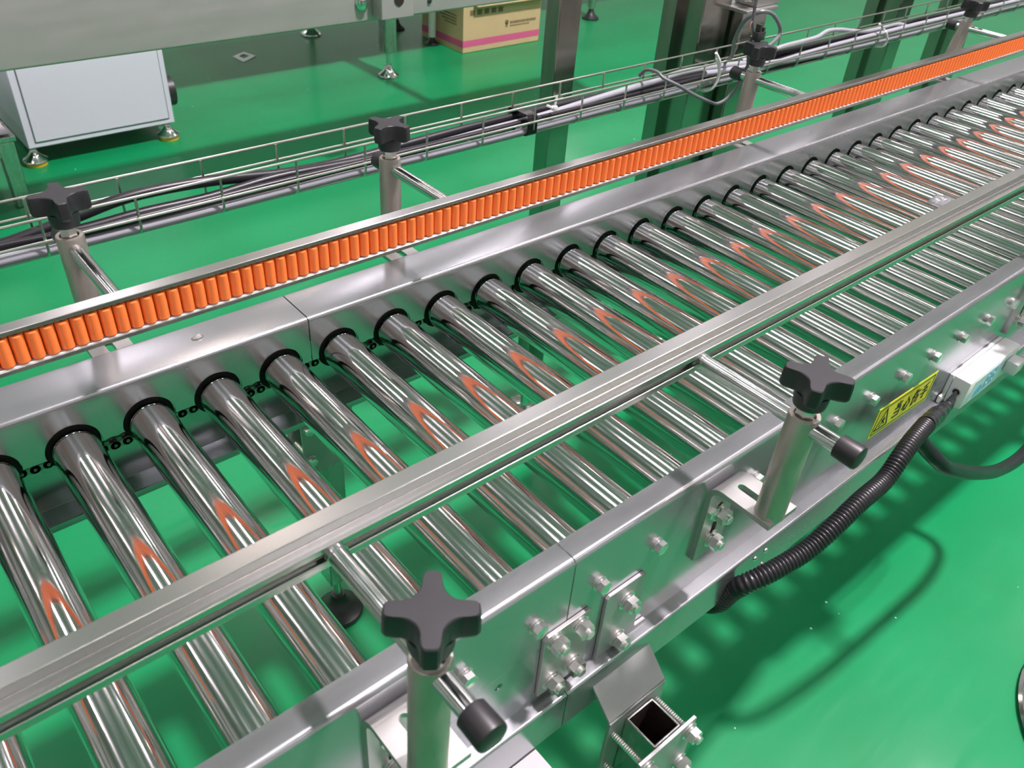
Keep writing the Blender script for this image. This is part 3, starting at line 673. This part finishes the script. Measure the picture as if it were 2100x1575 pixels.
CAB = {
'A': ([(-0.75,0.272,0.040),(-0.40,0.270,0.036),(-0.1565,0.272,0.040),(-0.0912,0.272,0.0450),(-0.0338,0.272,0.0545),(0.0298,0.272,0.0637),(0.1227,0.272,0.0609),(0.2356,0.272,0.0470),(0.3251,0.272,0.0430),(0.4348,0.272,0.0460),(0.5454,0.272,0.0491),(0.6458,0.272,0.0502),(0.7548,0.272,0.0514),(0.8994,0.272,0.0490),(1.0761,0.272,0.0440),(1.23,0.272,0.042),(1.6,0.274,0.043),(2.2,0.272,0.042),(3.4,0.272,0.042)], 0.0072, 'cable_black', 'thick black cable arching highest in the cable tray at left'),
'B': ([(-0.75,0.262,0.045),(-0.16,0.262,0.0420),(-0.0402,0.262,0.0413),(0.0353,0.262,0.0440),(0.1252,0.262,0.0430),(0.2173,0.262,0.0480),(0.3188,0.262,0.0440),(0.4278,0.262,0.0400),(0.5381,0.262,0.0410),(0.6382,0.262,0.0430),(0.7475,0.262,0.0420),(0.8914,0.262,0.0390),(1.0649,0.262,0.0410),(1.2174,0.262,0.0400),(1.8,0.262,0.050),(3.4,0.262,0.044)], 0.0068, 'cable_black', 'black cable lying in the middle of the cable tray'),
'C': ([(-0.75,0.254,0.036),(-0.1615,0.252,0.0370),(-0.0771,0.252,0.0390),(0.0359,0.252,0.0370),(0.1201,0.252,0.0370),(0.2249,0.252,0.0390),(0.3142,0.252,0.0400),(0.411,0.254,0.0400),(0.4851,0.254,0.0430),(0.5806,0.254,0.0460),(0.6841,0.254,0.0480),(0.7955,0.254,0.0540),(0.879,0.254,0.0585),(0.9585,0.254,0.0620),(1.0473,0.254,0.0670),(1.1462,0.254,0.0633),(1.23,0.254,0.0570),(1.5,0.256,0.036),(3.4,0.254,0.038)], 0.0060, 'cable_grey', 'grey cable rising to the top of the tray beside the looped knob'),
'D': ([(-0.75,0.2405,0.039),(-0.1642,0.2405,0.0372),(-0.0763,0.2405,0.0365),(0.0309,0.2405,0.0360),(0.1147,0.2405,0.0360),(0.2311,0.2405,0.0370),(0.3074,0.2405,0.0378),(0.4035,0.2405,0.0370),(0.4772,0.2405,0.0365),(0.6059,0.2405,0.0365),(0.7495,0.2405,0.0385),(0.8676,0.2405,0.0400),(0.9748,0.2405,0.0395),(1.1143,0.2405,0.0424),(1.2217,0.2405,0.0411),(1.7,0.2420,0.056),(3.4,0.242,0.054)], 0.0058, 'cable_grey', 'grey cable lowest at the front of the cable tray'),
'E': ([(-0.75,0.256,0.056),(-0.1617,0.2530,0.0500),(-0.0396,0.2430,0.0480),(0.0339,0.2430,0.0480),(0.1161,0.2440,0.0480),(0.2098,0.2440,0.0490),(0.3104,0.2450,0.0480),(0.5582,0.2470,0.0480),(0.7948,0.2490,0.0490),(0.9837,0.2480,0.0500),(1.2024,0.2470,0.0510),(1.35,0.250,0.034),(2.0,0.252,0.034),(3.4,0.250,0.034)], 0.0050, 'cable_black', 'thin black cable along the front of the cable tray'),
'F': ([(1.10,0.242,0.060),(1.1584,0.242,0.0560),(1.2966,0.241,0.0500),(1.4282,0.240,0.0450),(1.5497,0.240,0.0420),(1.6539,0.240,0.0400),(1.7761,0.240,0.0395),(1.8564,0.240,0.0395),(2.0223,0.240,0.0412),(2.2326,0.240,0.0429),(2.5284,0.240,0.0440),(3.4,0.240,0.040)], 0.0064, 'cable_grey', 'grey cable along the front of the tray right of the looped knob'),
'G': ([(1.16,0.268,0.052),(1.3095,0.266,0.0573),(1.3791,0.265,0.0577),(1.4803,0.265,0.0550),(1.5922,0.265,0.0540),(1.6768,0.265,0.0560),(1.772,0.265,0.0550),(1.8889,0.265,0.0560),(1.9454,0.265,0.0590),(2.0594,0.265,0.0560),(2.2144,0.265,0.0560),(2.45,0.265,0.054),(3.4,0.265,0.054)], 0.0070, 'cable_black', 'black cable along the tray right of the looped knob'),
'H': ([(1.236,0.258,0.0600),(1.328,0.256,0.0680),(1.3655,0.252,0.0741),(1.4329,0.250,0.0764),(1.483,0.250,0.0782),(1.5161,0.250,0.0862),(1.5632,0.250,0.0837),(1.6306,0.250,0.0727),(1.6868,0.250,0.0660),(1.7355,0.250,0.0650),(1.8101,0.251,0.0660),(1.8558,0.250,0.0600),(1.8757,0.248,0.0510),(1.8614,0.244,0.0480),(1.80,0.244,0.0480)], 0.0046, 'cable_grey', 'thin grey cable humping out of the tray and turning back'),
}
for k, (pts, r, mk, lab) in CAB.items():
    solo('tray_cable', B().tube(smooth(pts, 6), r, 12), M[mk], lab, 'cable', pts[0], 'cables lying in the cable tray')
# ties and tape on the bundle
def band(x, y0, y1, z0, z1, w, th):
    pl = fillet([((y0+y1)/2, z0), (y1, z0), (y1, z1), (y0, z1), (y0, z0), ((y0+y1)/2-0.0001, z0)], 0.006, 4)
    pts = [(x, p.x, p.y) for p in pl]
    b = B(); rs = []
    c = Vector((x, (y0+y1)/2, (z0+z1)/2))
    for p in pts:
        p = Vector(p); d = (p-c).normalized()
        rs.append([p+Vector((-w/2, 0, 0)), p+Vector((w/2, 0, 0)), p+d*th+Vector((w/2, 0, 0)), p+d*th+Vector((-w/2, 0, 0))])
    return b.rings(rs, closed=True)
b = band(0.655, 0.232, 0.281, 0.031, 0.064, 0.020, 0.0016)
solo('tape_wrap', b, M['tape'], 'black tape wrapped round the cables in front of the first steel column', 'tape', (0.655, 0.25, 0.05))
t = thing('cable_tie', 'white cable tie round the tray left of the looped knob', 'cable tie', (1.11, 0.235, 0.08), 'white cable ties on the tray')
part('tie_band', B().tube(smooth([(1.106, 0.2255, 0.092), (1.117, 0.2255, 0.076), (1.1235, 0.2260, 0.056), (1.119, 0.2290, 0.036), (1.112, 0.2400, 0.0265), (1.108, 0.2600, 0.0262)]), 0.0028, 8), M['zip'], t)
part('tie_tail', B().tube([(1.118, 0.2250, 0.080), (1.110, 0.2235, 0.090), (1.0975, 0.2240, 0.104)], [0.0035, 0.0034, 0.0028], 6), M['zip'], t)
t = thing('cable_tie', 'white cable tie on the cables in front of the first steel column', 'cable tie', (0.70, 0.236, 0.07), 'white cable ties on the tray')
part('tie_head', B().box(0.705, 0.713, 0.236, 0.243, 0.060, 0.068, 0.001), M['zip'], t)
part('tie_tail', B().tube([(0.709, 0.2395, 0.066), (0.712, 0.240, 0.082)], 0.0020, 6), M['zip'], t)
part('tie_tail', B().tube([(0.706, 0.2395, 0.064), (0.692, 0.240, 0.071)], 0.0022, 6), M['zip'], t)
t = thing('cable_tie', 'white cable tie round the cables in front of the rightmost steel columns', 'cable tie', (1.735, 0.236, 0.05), 'white cable ties on the tray')
part('tie_band', B().tube(smooth([(1.728, 0.2262, 0.066), (1.742, 0.2258, 0.054), (1.7515, 0.2262, 0.042), (1.747, 0.2300, 0.030), (1.738, 0.2450, 0.0262)]), 0.0024, 8), M['zip'], t)
part('tie_tail', B().tube([(1.738, 0.2250, 0.060), (1.722, 0.232, 0.074), (1.712, 0.238, 0.082)], 0.0022, 6), M['zip'], t)
# looped thin cables on the third far post
solo('looped_cable', B().tube(smooth([(0.935,0.262,0.076),(0.9383,0.25,0.0890),(0.9389,0.226,0.0920),(0.9414,0.21,0.0849),(0.9611,0.19,0.0746),(0.9887,0.175,0.0588),(1.023,0.165,0.044),(1.0446,0.16,0.0377),(1.0655,0.155,0.0466),(1.0787,0.150,0.0648),(1.0785,0.145,0.0889),(1.0757,0.136,0.1077),(1.0639,0.1325,0.1331),(1.058,0.130,0.162)]), 0.0031, 10), M['cable_mid'], 'thin dark cable hanging in a loop below the knob of the third far post', 'cable', (1.0, 0.17, 0.05))
solo('looped_cable', B().tube(smooth([(1.178,0.262,0.062),(1.1604,0.232,0.0880),(1.1267,0.21,0.1264),(1.0985,0.18,0.1679),(1.0971,0.16,0.1864),(1.1073,0.15,0.1919),(1.1289,0.145,0.1864),(1.1532,0.142,0.1669),(1.1595,0.14,0.1514),(1.1436,0.138,0.140),(1.11,0.136,0.128),(1.086,0.132,0.122)]), 0.0036, 10), M['cable_mid'], 'thin dark cable looping in a ring above the third far post', 'cable', (1.1, 0.15, 0.18))
t = thing('hanging_cable', 'thin dark cable hanging from above onto the looped knob, with black clip', 'cable', (1.06, 0.135, 0.16))
part('cord', B().tube(smooth([(1.052,0.145,0.60),(1.054,0.140,0.35),(1.0551,0.135,0.226),(1.0563,0.135,0.2048),(1.0576,0.133,0.1831),(1.0608,0.130,0.1680)]), 0.0029, 10), M['cable_mid'], t)
cl = B().box(1.050, 1.072, 0.112, 0.124, 0.1578, 0.172, 0.001); cl.box(1.054, 1.060, 0.113, 0.123, 0.170, 0.184, 0.001); cl.box(1.064, 1.070, 0.113, 0.123, 0.170, 0.179, 0.001)
part('black_clip', cl, M['blackfoot'], t)
part('copper_strand', B().tube(smooth([(1.052,0.128,0.160),(1.046,0.129,0.170),(1.050,0.131,0.182),(1.056,0.133,0.186)]), 0.0009, 6), M['copper'], t)

# ------------------------------------------------------------------ steel columns behind the tray
def column(x0, x1, y0, y1, z1, label, lip=False):
    t = thing('steel_column', label, 'column', ((x0+x1)/2, (y0+y1)/2, ZF), 'steel columns behind the cable tray')
    bevel(part('column_tube', B().box(x0, x1, y0, y1, ZF+0.06, z1), M['column'], t), 0.003)
    if lip: part('column_flange', B().box(x0-0.020, x0+0.004, y1-0.004, y1+0.030, ZF+0.06, z1), M['column'], t)
    cx, cy = (x0+x1)/2, (y0+y1)/2
    part('foot_plate', B().lathe((cx, cy, ZF), [(0.045, 0), (0.045, 0.008), (0.015, 0.02), (0.012, 0.07)], 24), M['chrome'], t)
    part('tray_arm', B().box(cx-0.006, cx+0.006, 0.262, y0+0.001, 0.0205, 0.0265), M['satin'], t, label='small arm carrying the cable tray')
    return t
column(0.8075, 0.8600, 0.350, 0.386, 0.75, 'tall dark steel column left of the others, behind the black tape')
column(1.2060, 1.2960, 0.352, 0.410, 0.75, 'tall steel column reflecting green, left of the short capped column', lip=True)
t = column(1.3030, 1.3860, 0.322, 0.372, 0.1300, 'short capped steel column behind the knob with looped cables')
bevel(part('cap_plate', B().box(1.291, 1.398, 0.308, 0.384, 0.1300, 0.1370), M['satin'], t), 0.001)
bevel(part('top_block', B().box(1.330, 1.412, 0.318, 0.372, 0.1375, 0.40), M['satin'], t), 0.002)
bolt(t, 1.312, 0.330, 0.150, nut=True, name='adjusting_nut').rotation_euler = (-PI/2, 0, 0)
column(2.0200, 2.0860, 0.350, 0.405, 0.75, 'tall steel column behind the tray, left of the last far post', lip=True)
column(2.4400, 2.5000, 0.350, 0.400, 0.75, 'tall steel column behind the last far post at the upper right', lip=True)

# ------------------------------------------------------------------ background machines
t = thing('conveyor_beam', 'broad brushed steel beam of the conveyor in the background', 'machine beam', (0.5, 1.7, -0.2))
beam = t
zb = -0.2065
bevel(part('beam_side', B().prism(sheet([(1.76, zb+0.002), (1.702, zb+0.002), (1.702, 0.16), (1.76, 0.16)], 0.004, [0.006, 0.006]), -2.2, 2.6), M['beam'], t), 0.001)
bevel(part('bearing_block', B().box(1.2821, 1.4050, 1.645, 1.6985, -0.1915, 0.02), M['beam'], t), 0.002)
part('block_bore', B().tube([(1.348, 1.6435, -0.137), (1.348, 1.6435, -0.137), (1.348, 1.6445, -0.137)], [0.0215, 0.0190, 0.0190], 24), M['chrome'], t)
part('bore_hole', B().cyl((1.348, 1.6438, -0.137), (1.348, 1.6430, -0.137), 0.0183, n=24), M['inside'], t)
part('dome_bolt', B().lathe((1.242, 1.698, -0.145), [(0.023, 0.0), (0.023, 0.005), (0.017, 0.006), (0.016, 0.016), (0.008, 0.019)], 20, 'y'), M['chrome'], t)
part('panel_bolt', B().lathe((1.505, 1.698, -0.167), [(0.008, 0), (0.008, 0.003), (0.003, 0.005)], 14, 'y'), M['blackfoot'], t)
def chrome_foot(t, x, y, r, zt, key='chrome', pad=None):
    part('foot_stem', B().cyl((x, y, ZF+r*0.5), (x, y, zt), r*0.22, n=12), M['chrome'], t)
    part('levelling_foot', B().lathe((x, y, ZF+(0.012 if pad else 0)), [(r*0.9, 0), (r, r*0.06), (r*0.97, r*0.18), (r*0.55, r*0.5), (r*0.34, r*0.8), (r*0.3, r*1.1), (r*0.1, r*1.12)], 28), M[key], t)
    if pad: part('foot_pad', B().lathe((x, y, ZF), [(r*0.86, 0), (r*0.9, 0.013)], 28), M[pad], t)
bevel(part('beam_side', B().prism(sheet([(2.54, zb+0.002), (2.61, zb+0.002), (2.61, 0.16), (2.54, 0.16)], 0.004, [0.006, 0.006]), -2.2, 2.6), M['beam'], beam), 0.001)
for x in (-1.2, 0.05, 1.907): part('cross_bar', B().box(x-0.02, x+0.02, 1.757, 2.545, -0.09, -0.05), M['tube'], beam)
def beam_leg(x, y, w, z0, z1):
    bevel(part('leg', B().box(x-w/2, x+w/2, y-w/2, y+w/2, z0, z1), M['tube'], beam), 0.003)
    chrome_foot(beam, x, y, 0.048, z0)
beam_leg(1.907, 2.575, 0.058, -0.612, -0.10)
beam_leg(-1.2, 2.575, 0.058, -0.612, -0.10)
beam_leg(-1.2, 1.731, 0.058, -0.612, -0.10)
bed = thing('machine_bed', 'steel machine bed on round legs beside the carton, behind the background beam', 'machine', (2.5, 3.0, -0.16))
bevel(part('bed_slab', B().box(1.0, 6.0, 2.78, 3.55, -0.16, 0.02), M['beam'], bed), 0.004)
def round_leg(x, y, r, z0, z1, key, footkey='blackfoot', fr=0.05, label=None):
    part('leg', B().cyl((x, y, z0), (x, y, z1), r, n=20), M[key], bed, label=label)
    chrome_foot(bed, x, y, fr, z0, footkey)
round_leg(2.380, 2.890, 0.0185, -0.682, -0.16, 'whitetube', fr=0.036, label='white round leg')
round_leg(3.515, 2.885, 0.0230, -0.655, -0.16, 'tube')
round_leg(2.372, 3.200, 0.0200, -0.630, -0.16, 'blackfoot', 'blackfoot', 0.044, label='black round leg')
round_leg(1.921, 3.310, 0.0200, -0.660, -0.16, 'tube', 'chrome', 0.052)
round_leg(4.7, 3.10, 0.0230, -0.655, -0.16, 'tube')

# grey cabinet
t = thing('cabinet', 'pale blue-grey steel cabinet on chrome feet under the background beam', 'cabinet', (0.56, 2.55, ZF))
cx0, cx1, cy0, cz0, cz1 = 0.3115, 0.8143, 2.330, -0.6555, 0.10
bevel(part('cabinet_body', B().box(cx0, cx1, cy0, cy0+0.50, cz0, cz1), M['cabinet'], t), 0.004)
part('door_gap', B().box(cx0+0.0245, cx1-0.0185, cy0-0.0012, cy0+0.001, cz0+0.0185, cz1-0.02), M['groove'], t)
bevel(part('door_panel', B().box(cx0+0.0275, cx1-0.0215, cy0-0.0045, cy0-0.0005, cz0+0.0215, cz1-0.023), M['cabinet'], t), 0.0015)
for x, y in ((cx0+0.018, cy0+0.03), (cx1-0.022, cy0+0.03), (cx0+0.03, cy0+0.47), (cx1-0.03, cy0+0.47)):
    chrome_foot(t, x, y, 0.040, cz0, pad='yellowpad')
part('fan_motor', B().cyl((cx1+0.001, 2.47, -0.585), (cx1+0.055, 2.47, -0.585), 0.055, n=24), M['blackfoot'], t, label='round black fan on the right side')
part('fan_hub', B().cyl((cx1+0.055, 2.47, -0.585), (cx1+0.062, 2.47, -0.585), 0.020, n=16), M['chrome'], t)
# small steel table at the left edge
t = thing('steel_table', 'low steel table at the left edge beside the cabinet', 'table', (-0.1, 2.3, ZF))
bevel(part('table_top', B().box(-0.70, 0.235, 2.045, 2.60, -0.512, -0.496), M['tube'], t), 0.002)
bevel(part('table_apron', B().box(-0.68, 0.185, 2.055, 2.085, -0.560, -0.513), M['tube'], t), 0.002)
for x, y in ((0.205, 2.070), (0.205, 2.565), (-0.66, 2.070), (-0.66, 2.565)):
    bevel(part('leg', B().box(x-0.022, x+0.022, y-0.022, y+0.022, ZF, -0.5125), M['tube'], t), 0.003)
n1, n2 = 24, 18
vs = []
for i in range(n1+1):
    for j in range(n2+1):
        x = -0.66 + 0.885*i/n1; y = 2.05 + 0.54*j/n2
        h = 0.007 + 0.005*math.sin(i*1.7 + j*0.9) + 0.004*math.sin(j*2.3 - i*0.6) + random.uniform(0, 0.004)
        vs.append((x, y, -0.4958 + max(0.0004, h)))
fs = [(i*(n2+1)+j, (i+1)*(n2+1)+j, (i+1)*(n2+1)+j+1, i*(n2+1)+j+1) for i in range(n1) for j in range(n2)]
o = solo('plastic_sheet', B().add(vs, fs), M['sheet'], 'crumpled grey plastic sheet on the low steel table', 'sheet', (-0.2, 2.3, -0.49), angle=60)
md = o.modifiers.new('thick', 'SOLIDIFY'); md.thickness = 0.0006; md.offset = 1

# carton
t = thing('carton', 'brown cardboard carton with a pink printed band on the background floor', 'box', (2.67, 2.86, ZF))
kx0, kx1, ky0, ky1, kz1 = 2.4205, 2.930, 2.685, 3.035, -0.500
bevel(part('carton_body', B().box(kx0, kx1, ky0, ky1, ZF, kz1), M['carton'], t), 0.003)
part('top_flap', B().box(kx0+0.06, kx1, ky0-0.035, ky0+0.15, kz1+0.0005, kz1+0.004), M['carton'], t)
part('printed_band', B().box(kx0+0.0005, kx1-0.0005, ky0-0.0006, ky0-0.0001, -0.692, -0.660), M['pink'], t, label='pink band on the front')
part('printed_band', B().box(kx0-0.0006, kx0-0.0001, ky0+0.0005, ky1-0.0005, -0.692, -0.660), M['pink'], t, label='pink band on the left side')
b = B()
b.lathe((2.700, ky0-0.0001, -0.600), [(0.012, 0), (0.012, 0.0006)], 12, 'y'); b.box(2.694, 2.706, ky0-0.0007, ky0-0.0001, -0.624, -0.604)
part('printed_emblem', b, M['brownprint'], t)
b = B(); x = 2.722
while x < 2.895:
    w = random.uniform(0.006, 0.014); b.box(x, x+w, ky0-0.0007, ky0-0.0001, -0.6105, -0.5975); x += w + 0.003
x = 2.722
while x < 2.845:
    w = random.uniform(0.005, 0.012); b.box(x, x+w, ky0-0.0007, ky0-0.0001, -0.6240, -0.6165); x += w + 0.003
part('printed_lettering', b, M['brownprint'], t)
b = B()
for j in range(5):
    b.box(2.46+j*0.045, 2.49+j*0.045, ky0-0.0007, ky0-0.0001, -0.545, -0.520)
part('printed_lettering', b, M['brownprint'], t)
b = B()
for j in range(4):
    b.box(kx0-0.0007, kx0-0.0001, 2.74, 2.90-0.02*j, -0.555-j*0.014, -0.549-j*0.014)
part('printed_lettering', b, M['brownprint'], t)

# paper ring, base at the right edge, small scraps
b = B(); q4 = [Vector(p) for p in ((1.4198,3.1473,0),(1.4271,3.0521,0),(1.5151,3.1063,0),(1.4927,3.1864,0))]
c = sum(q4, Vector())/4; rs = []
for k in range(4):
    p = q4[k]; i_ = c + (p-c)*0.52; rs.append([p + Vector((0,0,ZF+0.0005)), i_ + Vector((0,0,ZF+0.0005)), i_ + Vector((0,0,ZF+0.006)), p + Vector((0,0,ZF+0.004))])
b.rings(rs, closed=True)
solo('paper_ring', b, M['paper'], 'flattened white paper ring lying on the green floor under the beam', 'paper', tuple(c + Vector((0,0,ZF))))
t = thing('round_base', 'round black floor base with a bright rim at the right edge', 'stand base', (1.115, -0.97, ZF))
part('base_disc', B().lathe((1.115, -0.97, ZF), [(0.252, 0.0), (0.258, 0.002), (0.260, 0.010), (0.255, 0.0140), (0.249, 0.0145)], 96), M['chrome'], t, label='bright metal rim')
part('rubber_top', B().lathe((1.115, -0.97, ZF), [(0.2485, 0.0145), (0.246, 0.018), (0.20, 0.022), (0.03, 0.026)], 96), M['blackfoot'], t, label='black cover')
part('base_pole', B().cyl((1.115, -0.97, ZF+0.026), (1.115, -0.97, -0.05), 0.016, n=20), M['chrome'], t)
b = B().lathe((0, 0, 0), [(0.006, 0), (0.0055, 0.0015), (0.003, 0.004), (0.001, 0.0055)], 7); b.xf(lambda p: Vector((-0.0004 + p.x*1.2 + p.z*0.3, 0.0332 + p.y*0.7, 0.0002 + p.z*0.8)))
solo('metal_chip', b, M['satin'], 'small metal chip lying on the scratched top of the far frame', 'scrap', (-0.0004, 0.0332, 0.0), angle=10)
vs, fs = [], []
for i in range(9):
    for j in range(6):
        vs.append((1.168 + 0.050*i/8, -0.245 + 0.030*j/5, ZC + RR*math.cos(((1.168+0.050*i/8) - 15*P - 0.052)/RR*0.6) + 0.0006 + random.uniform(0, 0.0035)))
for i in range(8):
    for j in range(5): fs.append((i*6+j, (i+1)*6+j, (i+1)*6+j+1, i*6+j+1))
o = solo('film_scrap', B().add(vs, fs), M['film'], 'crumpled scrap of clear film lying on the rollers beside the near rail', 'scrap', (1.19, -0.23, -0.032), angle=20)
md = o.modifiers.new('thick', 'SOLIDIFY'); md.thickness = 0.0003
